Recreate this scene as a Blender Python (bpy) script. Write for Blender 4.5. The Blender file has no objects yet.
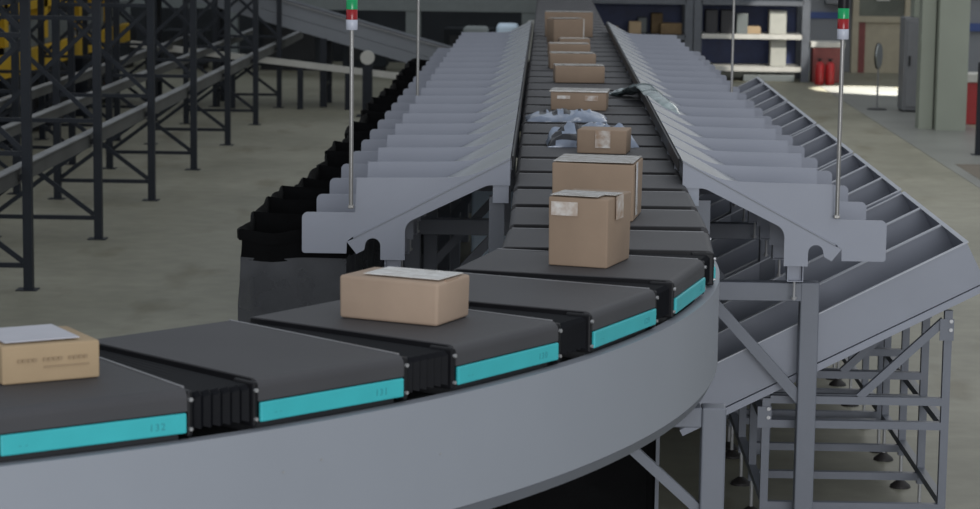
import bpy, math, random
from mathutils import Vector, Matrix
class noise:                                # small repeatable value noise
    @staticmethod
    def _h(i, j, k, s):
        n = (i * 374761393 + j * 668265263 + k * 2147483647 + s * 974634777) & 0xffffffff
        n = ((n ^ (n >> 13)) * 1274126177) & 0xffffffff
        return ((n ^ (n >> 16)) & 0xffff) / 32767.5 - 1
    @staticmethod
    def noise(p, s=0):
        i, j, k = (math.floor(c) for c in p); u, v, w = (c - math.floor(c) for c in p)
        u, v, w = (t * t * (3 - 2 * t) for t in (u, v, w)); r = 0
        for a in (0, 1):
            for b in (0, 1):
                for c in (0, 1):
                    r += noise._h(i + a, j + b, k + c, s) * (u if a else 1 - u) * (v if b else 1 - v) * (w if c else 1 - w)
        return r
    @staticmethod
    def noise_vector(p): return Vector([noise.noise(p, s) for s in (1, 2, 3)])
random.seed(7)
PI = math.pi
C = bpy.context.scene.collection

# ------------------------------------------------------------------ materials
def mat(name, col, rough=0.5, metal=0.0, spec=0.5, var=0.0, vscale=6.0, bump=0.0, bscale=60.0, col2=None, emit=0.0, alpha=1.0, sheen=0.0, stretch=(1, 1, 1), detail=4.0, coat=0.0):
    m = bpy.data.materials.new(name); m.use_nodes = True
    nt = m.node_tree; N = nt.nodes; L = nt.links
    b = N['Principled BSDF']
    b.inputs['Roughness'].default_value = rough
    b.inputs['Metallic'].default_value = metal
    b.inputs['Specular IOR Level'].default_value = spec
    b.inputs['Coat Weight'].default_value = coat
    b.inputs['Alpha'].default_value = alpha
    c2 = col2 or tuple(max(0, c * (1 - var)) for c in col)
    tc = N.new('ShaderNodeTexCoord'); mp = N.new('ShaderNodeMapping'); mp.inputs['Scale'].default_value = stretch
    L.new(tc.outputs['Object'], mp.inputs['Vector'])
    nz = N.new('ShaderNodeTexNoise'); nz.inputs['Scale'].default_value = vscale; nz.inputs['Detail'].default_value = detail
    L.new(mp.outputs['Vector'], nz.inputs['Vector'])
    rp = N.new('ShaderNodeValToRGB'); rp.color_ramp.elements[0].position = 0.35; rp.color_ramp.elements[1].position = 0.68
    rp.color_ramp.elements[0].color = (*c2, 1); rp.color_ramp.elements[1].color = (*col, 1)
    L.new(nz.outputs['Fac'], rp.inputs['Fac']); L.new(rp.outputs['Color'], b.inputs['Base Color'])
    if bump:
        n2 = N.new('ShaderNodeTexNoise'); n2.inputs['Scale'].default_value = bscale; n2.inputs['Detail'].default_value = 5
        L.new(mp.outputs['Vector'], n2.inputs['Vector'])
        bp = N.new('ShaderNodeBump'); bp.inputs['Strength'].default_value = bump; bp.inputs['Distance'].default_value = 0.01
        L.new(n2.outputs['Fac'], bp.inputs['Height']); L.new(bp.outputs['Normal'], b.inputs['Normal'])
    if emit:
        L.new(rp.outputs['Color'], b.inputs['Emission Color']); b.inputs['Emission Strength'].default_value = emit
    return m

M = {}
M['belt'] = mat('belt_rubber', (0.062, 0.061, 0.066), 0.6, spec=0.3, var=0.12, vscale=3, bump=0.15, bscale=400)
M['trim'] = mat('aluminium_trim', (0.20, 0.20, 0.21), 0.4, var=0.2)
M['teal'] = mat('teal_plastic', (0.045, 0.46, 0.50), 0.4, var=0.08, vscale=8)
M['mark'] = mat('dark_teal_ink', (0.03, 0.25, 0.29), 0.6)
M['black'] = mat('black_plastic', (0.009, 0.009, 0.011), 0.42, spec=0.25, var=0.2)
M['bellows'] = mat('black_bellows', (0.004, 0.0045, 0.007), 0.55, spec=0.15, var=0.25)
M['chrome'] = mat('bright_screw', (0.42, 0.42, 0.43), 0.35, metal=0.5)
M['darkmetal'] = mat('dark_chassis', (0.02, 0.021, 0.024), 0.6, var=0.2)
M['guard'] = mat('grey_guard_paint', (0.285, 0.303, 0.343), 0.42, var=0.05, vscale=1.6, bump=0.02, bscale=12)
M['wing'] = mat('grey_wing_paint', (0.275, 0.29, 0.345), 0.42, var=0.05, vscale=2.5)
M['slide'] = mat('worn_slide_paint', (0.35, 0.365, 0.385), 0.32, var=0.18, vscale=3.0, stretch=(1, 6, 1))
M['rimpaint'] = mat('pale_rim_paint', (0.46, 0.475, 0.52), 0.4, var=0.08)
M['chute'] = mat('chute_paint', (0.26, 0.275, 0.325), 0.4, var=0.08, vscale=2.5)
M['chute_in'] = mat('shaded_chute_steel', (0.072, 0.077, 0.10), 0.26, var=0.15, vscale=2.0)  # tray floor steel, colour darkened to paint in the inner shading
M['stand'] = mat('stand_paint', (0.16, 0.172, 0.205), 0.45, var=0.08, vscale=4)
M['rack'] = mat('rack_paint', (0.015, 0.019, 0.027), 0.5, spec=0.3, var=0.25, vscale=5)
M['rail'] = mat('galvanised_rail', (0.26, 0.265, 0.27), 0.45, var=0.3, vscale=2)
M['rail_shade'] = mat('shaded_rail_web', (0.085, 0.087, 0.083), 0.6, var=0.3, vscale=2)  # same steel as the flange, painted darker as its shaded side
M['pole'] = mat('brushed_steel_pole', (0.32, 0.31, 0.30), 0.3, metal=0.6)
M['green'] = mat('green_lens', (0.0, 0.28, 0.09), 0.25, emit=0.1)
M['red'] = mat('red_lens', (0.30, 0.006, 0.010), 0.25)
M['collar'] = mat('silver_collar', (0.50, 0.52, 0.60), 0.35)
M['card'] = mat('cardboard', (0.310, 0.222, 0.157), 0.8, var=0.13, vscale=5, bump=0.1, bscale=30)
M['card2'] = mat('cardboard_light', (0.40, 0.29, 0.175), 0.8, var=0.12, vscale=4, bump=0.1, bscale=30)
M['card3'] = mat('cardboard_pale', (0.39, 0.285, 0.21), 0.75, var=0.12, vscale=5, bump=0.1, bscale=30)
M['tape'] = mat('packing_tape', (0.82, 0.80, 0.78), 0.2, var=0.0, col2=(0.60, 0.56, 0.51), vscale=22, bump=0.3, bscale=40, coat=0.4)  # glossy tape whose white tones paint in its surface glare
M['tapeclear'] = mat('clear_tape', (0.40, 0.275, 0.195), 0.3, var=0.1, bump=0.2, bscale=50)
M['tape_glare'] = mat('broken_tape_glare', (0.66, 0.63, 0.60), 0.35, col2=(0.36, 0.245, 0.17), vscale=26)  # patchy white over cardboard colour, painted as broken tape glare
M['paper'] = mat('label_paper', (0.50, 0.50, 0.55), 0.6, var=0.08)
M['ink'] = mat('faint_print', (0.30, 0.215, 0.13), 0.8)
M['poly'] = mat('blue_white_poly', (0.27, 0.32, 0.42), 0.3, var=0.3, vscale=14, bump=0.3, bscale=20, coat=0.3)
M['polyink'] = mat('black_poly_print', (0.015, 0.016, 0.022), 0.35)
M['pouch'] = mat('green_grey_pouch', (0.30, 0.38, 0.38), 0.22, col2=(0.10, 0.14, 0.15), vscale=12, bump=0.4, bscale=20, coat=0.4)
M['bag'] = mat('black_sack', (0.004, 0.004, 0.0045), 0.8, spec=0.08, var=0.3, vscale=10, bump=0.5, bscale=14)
M['yellow'] = mat('yellow_paint', (0.62, 0.38, 0.012), 0.45, var=0.2, vscale=3)
M['greysheet'] = mat('grey_sheet', (0.17, 0.19, 0.19), 0.5, var=0.3, vscale=1.5)
M['shelfblue'] = mat('navy_shelf_paint', (0.018, 0.035, 0.13), 0.5, var=0.3)
M['shelfgrey'] = mat('grey_shelf_paint', (0.10, 0.11, 0.13), 0.5, var=0.2)
M['board'] = mat('pale_board', (0.55, 0.54, 0.50), 0.6, var=0.1)
M['darkbox'] = mat('dark_bin', (0.012, 0.012, 0.016), 0.5)
M['brown'] = mat('brown_goods', (0.20, 0.13, 0.06), 0.7, var=0.3)
M['whiteplastic'] = mat('white_drum', (0.42, 0.42, 0.38), 0.5, var=0.1)
M['redpaint'] = mat('red_paint', (0.36, 0.012, 0.014), 0.4, var=0.1)
M['redbox'] = mat('red_brown_box', (0.22, 0.05, 0.045), 0.5, var=0.2)
M['column'] = mat('grey_green_column', (0.30, 0.325, 0.27), 0.6, var=0.1, vscale=1.2)
M['cabinet'] = mat('grey_cabinet', (0.19, 0.195, 0.205), 0.5, var=0.08)
M['beige'] = mat('beige_frame', (0.42, 0.37, 0.27), 0.6, var=0.1)
M['glass'] = mat('window_glass', (0.16, 0.17, 0.14), 0.15, var=0.4, vscale=2)
M['mirror'] = mat('mirror_face', (0.5, 0.52, 0.5), 0.15, metal=0.8)
M['bluestripe'] = mat('blue_stripe_paint', (0.06, 0.10, 0.28), 0.6)
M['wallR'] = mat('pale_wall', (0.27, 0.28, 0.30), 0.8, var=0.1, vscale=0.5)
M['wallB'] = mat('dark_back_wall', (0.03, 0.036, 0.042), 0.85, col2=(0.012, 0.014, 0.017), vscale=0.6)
M['beamgrey'] = mat('grey_green_beam', (0.17, 0.19, 0.19), 0.6, var=0.1)
M['incline'] = mat('incline_panel', (0.20, 0.215, 0.24), 0.45, var=0.1, vscale=1)
M['lightblue'] = mat('pale_blue_bin', (0.62, 0.75, 0.88), 0.4)
M['foot'] = mat('dark_rubber_foot', (0.018, 0.015, 0.014), 0.6)

def mesh_cloth():                       # see-through woven netting
    m = bpy.data.materials.new('black_netting'); m.use_nodes = True
    nt = m.node_tree; N = nt.nodes; L = nt.links
    b = N['Principled BSDF']; b.inputs['Base Color'].default_value = (0.05, 0.052, 0.06, 1); b.inputs['Roughness'].default_value = 0.6
    tc = N.new('ShaderNodeTexCoord'); nz = N.new('ShaderNodeTexNoise'); nz.inputs['Scale'].default_value = 7; nz.inputs['Detail'].default_value = 6
    rp = N.new('ShaderNodeValToRGB'); rp.color_ramp.elements[0].color = (0.72,) * 3 + (1,); rp.color_ramp.elements[1].color = (0.97,) * 3 + (1,)
    rp.color_ramp.elements[0].position = 0.35; rp.color_ramp.elements[1].position = 0.65
    L.new(tc.outputs['Object'], nz.inputs['Vector']); L.new(nz.outputs['Fac'], rp.inputs['Fac']); L.new(rp.outputs['Color'], b.inputs['Alpha'])
    return m
M['net'] = mesh_cloth()

def floor_mat():
    m = bpy.data.materials.new('stained_concrete'); m.use_nodes = True
    nt = m.node_tree; N = nt.nodes; L = nt.links
    b = N['Principled BSDF']; b.inputs['Roughness'].default_value = 0.5; b.inputs['Specular IOR Level'].default_value = 0.35
    tc = N.new('ShaderNodeTexCoord')
    def nz(s, d, st=(1, 1, 1)):
        mp = N.new('ShaderNodeMapping'); mp.inputs['Scale'].default_value = st
        L.new(tc.outputs['Object'], mp.inputs['Vector'])
        n = N.new('ShaderNodeTexNoise'); n.inputs['Scale'].default_value = s; n.inputs['Detail'].default_value = d
        L.new(mp.outputs['Vector'], n.inputs['Vector']); return n
    def ramp(f, a, pa, c, pc):
        r = N.new('ShaderNodeValToRGB'); e = r.color_ramp.elements
        e[0].position = pa; e[0].color = (*a, 1); e[1].position = pc; e[1].color = (*c, 1)
        L.new(f, r.inputs['Fac']); return r
    base = ramp(nz(0.6, 6).outputs['Fac'], (0.205, 0.198, 0.150), 0.35, (0.272, 0.262, 0.204), 0.65)
    fine = ramp(nz(5, 8).outputs['Fac'], (0.86,) * 3, 0.3, (1.06,) * 3, 0.7)
    stain = ramp(nz(1.6, 5, (1, .35, 1)).outputs['Fac'], (0.72, 0.69, 0.62), 0.30, (1, 1, 1), 0.42)
    streak = ramp(nz(1.1, 6, (.25, 3, 1)).outputs['Fac'], (1, 1, 1), 0.62, (1.18, 1.17, 1.15), 0.75)
    cur = base.outputs['Color']
    for r in (fine, stain, streak):
        mx = N.new('ShaderNodeMixRGB'); mx.blend_type = 'MULTIPLY'; mx.inputs['Fac'].default_value = 1
        L.new(cur, mx.inputs[1]); L.new(r.outputs['Color'], mx.inputs[2]); cur = mx.outputs['Color']
    L.new(cur, b.inputs['Base Color'])
    return m
M['floor'] = floor_mat()
M['lane'] = mat('grey_lane_paint', (0.225, 0.23, 0.215), 0.4, var=0.2, vscale=1.0)
M['mat_brown'] = mat('brown_dirty_floor', (0.15, 0.125, 0.095), 0.7, var=0.3, vscale=2.0)

# ------------------------------------------------------------------ mesh helpers
class MB:
    def __init__(s): s.v = []; s.f = []
    def add(s, vs, fs):
        o = len(s.v); s.v += [tuple(v) for v in vs]; s.f += [tuple(i + o for i in f) for f in fs]; return s
    def box(s, x0, x1, y0, y1, z0, z1):
        vs = [(x, y, z) for z in (z0, z1) for x, y in ((x0, y0), (x1, y0), (x1, y1), (x0, y1))]
        return s.add(vs, [(3, 2, 1, 0), (4, 5, 6, 7), (0, 1, 5, 4), (1, 2, 6, 5), (2, 3, 7, 6), (3, 0, 4, 7)])
    def bar(s, p0, p1, w, h, up=(0, 0, 1)):
        p0 = Vector(p0); p1 = Vector(p1); d = (p1 - p0).normalized(); u = Vector(up)
        if abs(d.dot(u)) > .98: u = Vector((0, 1, 0))
        sd = d.cross(u).normalized(); u = sd.cross(d).normalized()
        vs = []
        for p in (p0, p1):
            for a, b in ((-1, -1), (1, -1), (1, 1), (-1, 1)): vs.append(p + sd * a * w / 2 + u * b * h / 2)
        return s.add(vs, [(3, 2, 1, 0), (4, 5, 6, 7), (0, 1, 5, 4), (1, 2, 6, 5), (2, 3, 7, 6), (3, 0, 4, 7)])
    def tube(s, p0, p1, r, n=14, r2=None):
        p0 = Vector(p0); p1 = Vector(p1); d = (p1 - p0).normalized(); u = Vector((0, 0, 1)) if abs(d.z) < .9 else Vector((1, 0, 0))
        a = d.cross(u).normalized(); b = a.cross(d).normalized(); r2 = r if r2 is None else r2; vs = []
        for p, q in ((p0, r), (p1, r2)):
            for i in range(n): t = 2 * PI * i / n; vs.append(p + a * math.cos(t) * q + b * math.sin(t) * q)
        fs = [(i, (i + 1) % n, n + (i + 1) % n, n + i) for i in range(n)]
        return s.add(vs, fs + [tuple(range(n))[::-1], tuple(range(n, 2 * n))])
    def lathe(s, prof, c=(0, 0, 0), n=20):
        vs = []; m = len(prof)
        for r, z in prof:
            for i in range(n): t = 2 * PI * i / n; vs.append((c[0] + r * math.cos(t), c[1] + r * math.sin(t), c[2] + z))
        fs = [(j * n + i, j * n + (i + 1) % n, (j + 1) * n + (i + 1) % n, (j + 1) * n + i) for j in range(m - 1) for i in range(n)]
        return s.add(vs, fs + [tuple(range(n))[::-1], tuple(range((m - 1) * n, m * n))])
    def prism(s, poly, y0, y1):            # polygon in XZ extruded along Y
        n = len(poly); vs = [(x, y0, z) for x, z in poly] + [(x, y1, z) for x, z in poly]
        return s.add(vs, [(i, (i + 1) % n, n + (i + 1) % n, n + i) for i in range(n)] + [tuple(range(n))[::-1], tuple(range(n, 2 * n))])
    def ring(s, prof, c, a0, a1, n):       # profile (r, z) swept round c from a0 to a1 (radians)
        m = len(prof); vs = []
        for i in range(n + 1):
            t = a0 + (a1 - a0) * i / n
            for r, z in prof: vs.append((c[0] + r * math.cos(t), c[1] + r * math.sin(t), z))
        fs = [(i * m + j, i * m + (j + 1) % m, (i + 1) * m + (j + 1) % m, (i + 1) * m + j) for i in range(n) for j in range(m)]
        return s.add(vs, fs + [tuple(range(m))[::-1], tuple(range(n * m, n * m + m))])
    def xf(s, M4): s.v = [tuple(M4 @ Vector(v)) for v in s.v]; return s

def obj(name, mb, m, parent=None, bevel=0.0, smooth=False, seg=2, loc=None):
    me = bpy.data.meshes.new(name); me.from_pydata(mb.v, [], mb.f); me.validate(); me.update()
    import bmesh
    bm = bmesh.new(); bm.from_mesh(me); bmesh.ops.recalc_face_normals(bm, faces=bm.faces)
    if bevel:
        es = [e for e in bm.edges if len(e.link_faces) == 2 and e.calc_face_angle(0) > 0.6]
        bmesh.ops.bevel(bm, geom=es, offset=bevel, segments=seg, profile=.5, affect='EDGES', clamp_overlap=True)
    bm.to_mesh(me); bm.free()
    if smooth:
        for p in me.polygons: p.use_smooth = True
        try: me.set_sharp_from_angle(angle=math.radians(40))
        except Exception: pass
    me.materials.append(M[m] if isinstance(m, str) else m)
    o = bpy.data.objects.new(name, me); C.objects.link(o)
    if parent: o.parent = parent
    if loc: o.location = loc
    return o
def tag(o, label, cat, group=None, kind=None):
    o['label'] = label; o['category'] = cat
    if group: o['group'] = group
    if kind: o['kind'] = kind
    return o
def thing(name, label, cat, loc=(0, 0, 0), rz=0.0, group=None):
    o = bpy.data.objects.new(name, None); o.empty_display_size = .1; C.objects.link(o)
    o.location = loc; o.rotation_euler = (0, 0, rz); return tag(o, label, cat, group)
def struct(name, mb, m, label, cat='building', **k):
    o = obj(name, mb, m, **k); tag(o, label, cat, kind='structure'); return o
def copy_tree(o, parent=None):
    c = o.copy(); C.objects.link(c)
    if parent: c.parent = parent
    for ch in list(o.children): copy_tree(ch, c)
    return c
ORD = ['first', 'second', 'third', 'fourth', 'fifth', 'sixth', 'seventh', 'eighth', 'ninth', 'tenth', 'eleventh', 'twelfth', 'thirteenth', 'fourteenth', 'fifteenth', 'sixteenth', 'seventeenth', 'eighteenth', 'nineteenth', 'twentieth']
TENS = {2: 'twenty', 3: 'thirty', 4: 'forty', 5: 'fifty'}
def ordn(k):                                # k from 0
    n = k + 1
    if n <= 20: return ORD[n - 1]
    t, u = divmod(n, 10)
    return (TENS[t][:-1] + 'ieth') if u == 0 else TENS[t] + '-' + ORD[u - 1]

# ------------------------------------------------------------------ the setting
struct('floor', MB().box(-30, 22, -6, 62, -.2, 0), 'floor', 'stained olive-grey concrete floor of the hall', 'floor')
struct('floor_lane', MB().box(4.75, 6.0, 16, 42, -.05, .004), 'lane', 'smooth grey painted lane along the concrete floor', 'floor')
struct('floor_patch', MB().box(4.9, 9.5, 16, 28.9, -.05, .006), 'mat_brown', 'brown dirty floor area beside the grey lane', 'floor')
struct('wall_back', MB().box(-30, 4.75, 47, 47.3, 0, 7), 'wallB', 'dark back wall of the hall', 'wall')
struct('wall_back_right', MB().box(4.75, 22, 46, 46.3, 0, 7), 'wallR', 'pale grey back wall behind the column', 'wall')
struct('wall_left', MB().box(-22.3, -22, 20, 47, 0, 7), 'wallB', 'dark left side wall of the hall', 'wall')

# ------------------------------------------------------------------ the sorter: carts
ZB = 1.72; CX, CY = -3.62, 9.26; RO = 4.263; W = .775; RC = RO - W / 2; XC = CX + RC
P = .66; DA = P / RC; L = .510; HL = L / 2; HW = W / 2
def belt_profile():
    pr = []; r = .026; z1 = -.058
    for a in range(0, 91, 15): t = math.radians(a); pr.append((HW - r + r * math.sin(t), -r + r * math.cos(t)))
    pr.append((HW, z1)); pr.append((HW - .012, z1)); pr.append((-HW + .012, z1)); pr.append((-HW, z1))
    for a in range(90, -1, -15): t = math.radians(a); pr.append((-HW + r - r * math.sin(t), -r + r * math.cos(t)))
    return pr
def bellows_mb(T, n=7):
    """accordion between this cart's far end and the neighbour's near end placed by T"""
    mb = MB(); rings = []; cnt = n * 2 + 1
    for i in range(cnt):
        t = i / (cnt - 1); k = 1.0 if i % 2 else .0
        x1 = HW - .026 + .012 * k; z1 = -.020 + .006 * k; zb = -.108 - .004 * k; xi = -x1
        vs = []
        for x, z in ((xi, zb), (x1, zb), (x1, z1 - .012), (x1 - .012, z1), (xi + .012, z1), (xi, z1 - .012)):
            a = Vector((x, HL + .004, z)); b = T @ Vector((x, -HL - .004, z))
            vs.append(a.lerp(b, t))
        rings.append(vs)
    vs = [v for r in rings for v in r]; m = 6
    fs = [(i * m + j, i * m + (j + 1) % m, (i + 1) * m + (j + 1) % m, (i + 1) * m + j) for i in range(cnt - 1) for j in range(m)]
    fs += [tuple(range(m))[::-1], tuple(range((cnt - 1) * m, cnt * m))]
    return mb.add(vs, fs)
def rotc(a):                                # rotation about the curve's centre in cart space
    return Matrix.Translation((-RC, 0, 0)) @ Matrix.Rotation(a, 4, 'Z') @ Matrix.Translation((RC, 0, 0))
T_STR = Matrix.Translation((0, P, 0)); T_CUR = rotc(DA)
T_HALF = rotc(DA / 2) @ Matrix.Translation((0, P / 2, 0))
def make_cart(T, num=None, full=True):
    root = thing('sorter_cart', 'x', 'conveyor cart')
    obj('belt', MB().prism(belt_profile(), -HL, HL), 'belt', root, smooth=True)
    obj('chassis', MB().box(-HW + .03, HW - .03, -HL + .01, HL - .01, -.15, -.06), 'darkmetal', root)
    obj('trim_strip', MB().box(-HW + .02, HW - .024, HL - .004, HL + .004, -.004, .0025), 'trim', root)
    obj('end_plate', MB().box(-HW + .02, HW - .03, -HL - .004, -HL, -.12, -.003), 'black', root)
    obj('end_plate', MB().box(-HW + .02, HW - .03, HL, HL + .003, -.12, -.005), 'black', root)
    obj('bellows', bellows_mb(T), 'bellows', root)
    for s in ((1, -1) if full else (1,)):
        x0, x1 = sorted((s * (HW - .006), s * (HW + .006)))
        tc = obj('side_cover', MB().box(x0, x1, -HL + .004, HL - .004, -.113, -.061), 'teal', root, bevel=.004)
        if s == 1 and num:
            for txt, y in ((num, HL - .11), ('- -', -HL + .05)):
                cu = bpy.data.curves.new('number_marking', 'FONT'); cu.body = txt; cu.size = .026 if txt == num else .02; cu.extrude = .0003; cu.space_character = 1.25
                tmp = bpy.data.objects.new('number_marking', cu); cu.materials.append(M['mark']); me = bpy.data.meshes.new_from_object(tmp); bpy.data.objects.remove(tmp)
                t = bpy.data.objects.new('number_marking', me); C.objects.link(t); t.parent = tc
                t.matrix_local = Matrix(((0, 0, 1, HW + .0062), (1, 0, 0, y), (0, 1, 0, -.097), (0, 0, 0, 1)))
    if full:
        for sy in (1, -1):
            y0, y1 = sorted((sy * (HL + .001), sy * (HL + .017)))
            e = obj('end_cap', MB().box(HW - .085, HW - .001, y0, y1, -.125, -.006), 'black', root, bevel=.006)
            obj('screw', MB().tube((HW - .004, sy * (HL + .009), -.028), (HW + .005, sy * (HL + .009), -.028), .0055), 'chrome', e)
            obj('screw', MB().tube((HW - .004, sy * (HL + .009), -.104), (HW + .005, sy * (HL + .009), -.104), .005), 'chrome', e)
    return root
GC = 'belt carts of the sorting loop'
def cart_pose(k):                           # k >= 0 on the bend, k < 0 on the straight run
    if k < 0: return Vector((XC, CY + P * (-k - .5), ZB)), 0.0
    a = -(k + .5) * DA
    return Vector((CX + RC * math.cos(a), CY + RC * math.sin(a), ZB)), (-.035 if k == 0 else a)
def pose_m(k):
    l, a = cart_pose(k); return Matrix.Translation(l) @ Matrix.Rotation(a, 4, 'Z')
for k in range(9):
    c = make_cart(pose_m(k).inverted() @ pose_m(k - 1), num=str(127 + k))
    l, a = cart_pose(k); c.location = l; c.rotation_euler = (0, 0, a)
    lab = ['grey belt cart at the start of the bend, just before the straight run',
           'grey belt cart on the bend carrying the tall cube carton',
           'grey belt cart on the bend between the cube carton and the low wide carton',
           'grey belt cart on the bend carrying the low wide carton with pale glare-painted taped top',
           'empty grey belt cart on the bend with a teal cover, between two cartons',
           'grey belt cart nearest on the bend carrying the carton with the paper sheet',
           'grey belt cart at the bend beyond the carton with the paper sheet',
           'grey belt cart on the bend, second past the carton with the paper sheet',
           'grey belt cart on the bend, third past the carton with the paper sheet'][k]
    tag(c, lab, 'conveyor cart', GC)
proto = make_cart(T_STR, full=False)
NS = 49
for k in range(NS):
    c = proto if k == 0 else copy_tree(proto)
    c.location = (XC, CY + P * (k + .5), ZB)
    tag(c, 'flat grey belt cart, ' + ordn(k) + ' beyond the bend on the straight run', 'conveyor cart', GC)

# running track under the carts
t = thing('sorter_track', 'dark running track under the belt carts along bend and straight', 'conveyor track', (0, 0, 0))
A0 = -9 * DA
obj('curved_rail', MB().ring([(RO - .1, 1.44), (RO - .1, 1.565), (RO - W + .1, 1.565), (RO - W + .1, 1.44)], (CX, CY), A0, 0, 60), 'darkmetal', t)
obj('straight_rail', MB().box(XC - HW + .1, XC + HW - .1, CY, CY + P * NS, 1.44, 1.565), 'darkmetal', t)
# outer guard of the bend
t = thing('curved_guard', 'tall smooth grey sheet-metal guard wrapping the outside of the bend', 'guard panel', (0, 0, 0))
RW = 4.293
obj('guard_sheet', MB().ring([(RW, 1.588), (RW, 1.262), (RW - .008, 1.262), (RW - .008, 1.58), (RW - .04, 1.58), (RW - .04, 1.588)], (CX, CY), A0, math.radians(2), 110), 'guard', t, smooth=True)
obj('lower_lip', MB().ring([(RW, 1.261), (RW - .02, 1.222), (RW - .07, 1.222), (RW - .07, 1.226), (RW - .03, 1.226), (RW - .009, 1.261)], (CX, CY), A0, math.radians(2), 110), 'stand', t, smooth=True)
for ad, z in ((-46.5, 1.47), (-44.8, 1.485), (-38.8, 1.43), (-9, 1.36), (-50, 1.3)):
    a = math.radians(ad); d = Vector((math.cos(a), math.sin(a), 0)); c = Vector((CX, CY, z)) + d * RW
    obj('rivet', MB().tube(c - d * .002, c + d * .0015, .0035, 8), 'chrome', t)
# side rails of the straight run, between belt and wings
def side_skirt(x, lab):
    o = obj('rubber_skirt', MB().box(x - .004, x + .004, 10.95, 24.7, 1.765, 1.822), 'black'); tag(o, lab, 'skirt')
side_skirt(-.141, 'thin black rubber skirt along the belt beside the wings with black sacks')
side_skirt(.612, 'thin black rubber skirt along the belt beside the wings above the trays')

# ------------------------------------------------------------------ wings (slides with fins) each side of the belt
Y0 = 10.8; S = .70; NW = 20; CTR = XC
def arc(cx, cz, r, a0, a1, n=6):
    return [(cx + r * math.cos(math.radians(a0 + (a1 - a0) * i / n)), cz + r * math.sin(math.radians(a0 + (a1 - a0) * i / n))) for i in range(n + 1)]
D0, ZT, D1, ZL = .41, 1.825, 1.10, 1.457
def sl(d): return ZT + (ZL - ZT) * (d - D0) / (D1 - D0)
def WX(sg, d): return (.622 + (d - .41) * 1.0 if sg > 0 else -.150 - (d - .41) * 1.018) - CTR
def make_wing(sg):
    root = thing('slide_wing', 'x', 'side slide')
    fl = lambda poly: [(WX(sg, x), z) for x, z in poly]
    # sloping plate
    obj('slide_plate', MB().prism(fl([(D0, ZT), (D1, ZL), (D1 - .004, ZL - .010), (D0, ZT - .010)]), 0, S), 'slide', root)
    # upright fin (front wall) with flat top, notch and outer block
    fin = [(D0, ZT - .002), (D0 + .03, ZT - .014), (.52, 1.775), (.56, 1.757), (.60, 1.745), (.66, 1.738), (.75, 1.735), (1.085, 1.730), (1.092, 1.575)] \
        + [(1.097, 1.572)] + arc(1.30, 1.545, .027, 90, 0) + arc(1.315, 1.398, .012, 0, -90, 3) + [(1.13, 1.386), (1.128, 1.44), (D1 + .004, ZL + .004)]
    obj('side_fin', MB().prism(fl(fin), -.002, .004), 'wing', root)
    # bracket below the slope
    br = [(D0, ZT - .006), (D1, ZL - .004), (1.128, 1.440), (1.085, 1.385), (1.050, 1.405)] + arc(1.013, 1.424, .034, 0, 180, 8)[0:9] + [(.979, 1.36), (.871, 1.36)] \
        + [(.871, 1.49)] + arc(.811, 1.49, .06, 0, 62, 5)[1:] + [(.52, 1.70), (.50, 1.705), (D0, 1.705)]
    obj('bracket', MB().prism(fl(br), -.008, -.003), 'wing', root)
    # rolled lip along the slope of the bracket
    obj('edge_lip', MB().bar((WX(sg, D0), -.006, sl(D0) + .002), (WX(sg, D1), -.006, ZL + .002), .012, .006), 'chute', root)
    # fixing channel and inner leg
    xc = WX(sg, .925)
    cb = MB().box(xc - .036, xc - .032, -.003, .07, 1.293, 1.37).box(xc + .032, xc + .036, -.003, .07, 1.293, 1.37).box(xc - .036, xc + .036, -.003, .07, 1.289, 1.293).box(xc - .03, xc + .03, .03, .036, 1.293, 1.37)
    obj('channel', cb, 'wing', root)
    obj('bolt', MB().tube((xc, .03, 1.20), (xc, .03, 1.29), .006).tube((xc, .03, 1.205), (xc, .03, 1.215), .013), 'chrome', root)
    ib = sorted((WX(sg, .415), WX(sg, .485)))
    obj('inner_clip', MB().box(ib[0], ib[1], .0, .05, 1.625, 1.705), 'wing', root)
    return root
for sg in (-1, 1):
    pw = make_wing(sg)
    side = ('row above the black sacks', 'left') if sg < 0 else ('row above the grey trays', 'right')
    for k in range(NW):
        w = pw if k == 0 else copy_tree(pw)
        w.location = (CTR, Y0 + S * k, 0)
        if k == 0: lab = 'grey metal slide wing at the front end of the ' + side[0]
        else: lab = 'grey slide wing, ' + ordn(k - 1) + ' behind the front one, ' + side[0]
        tag(w, lab, 'side slide', 'slide wings ' + side[1] + ' of the belt')

# ------------------------------------------------------------------ cross frames under the sorter
def make_frame():
    r = thing('support_frame', 'x', 'support frame')
    b = .085
    obj('cross_beam', MB().box(-1.0, 1.0, -.04, .04, 1.185, 1.27), 'stand', r, bevel=.004)
    for s in (-1, 1):
        x0, x1 = sorted((s * .918, s * 1.003))
        obj('post', MB().box(x0, x1, -.042, .042, .0, 1.272), 'stand', r, bevel=.005)
        obj('brace', MB().bar((s * .50, 0, 1.2), (s * .94, 0, .72), .035, .05), 'stand', r)
        x0, x1 = sorted((s * .43, s * .50))
        obj('inner_post', MB().box(x0, x1, -.035, .035, 1.27, 1.64), 'stand', r)
    return r
pf = make_frame(); FY = 10.925
for k in range(7):
    f = pf if k == 0 else copy_tree(pf)
    f.location = (CTR, FY + 2.1 * k, 0)
    tag(f, ('grey box-section frame under the front end of the slide wings' if k == 0 else 'grey box-section frame under the straight run, ' + ordn(k - 1) + ' behind the front frame'), 'support frame', 'frames under the straight run')
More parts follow.
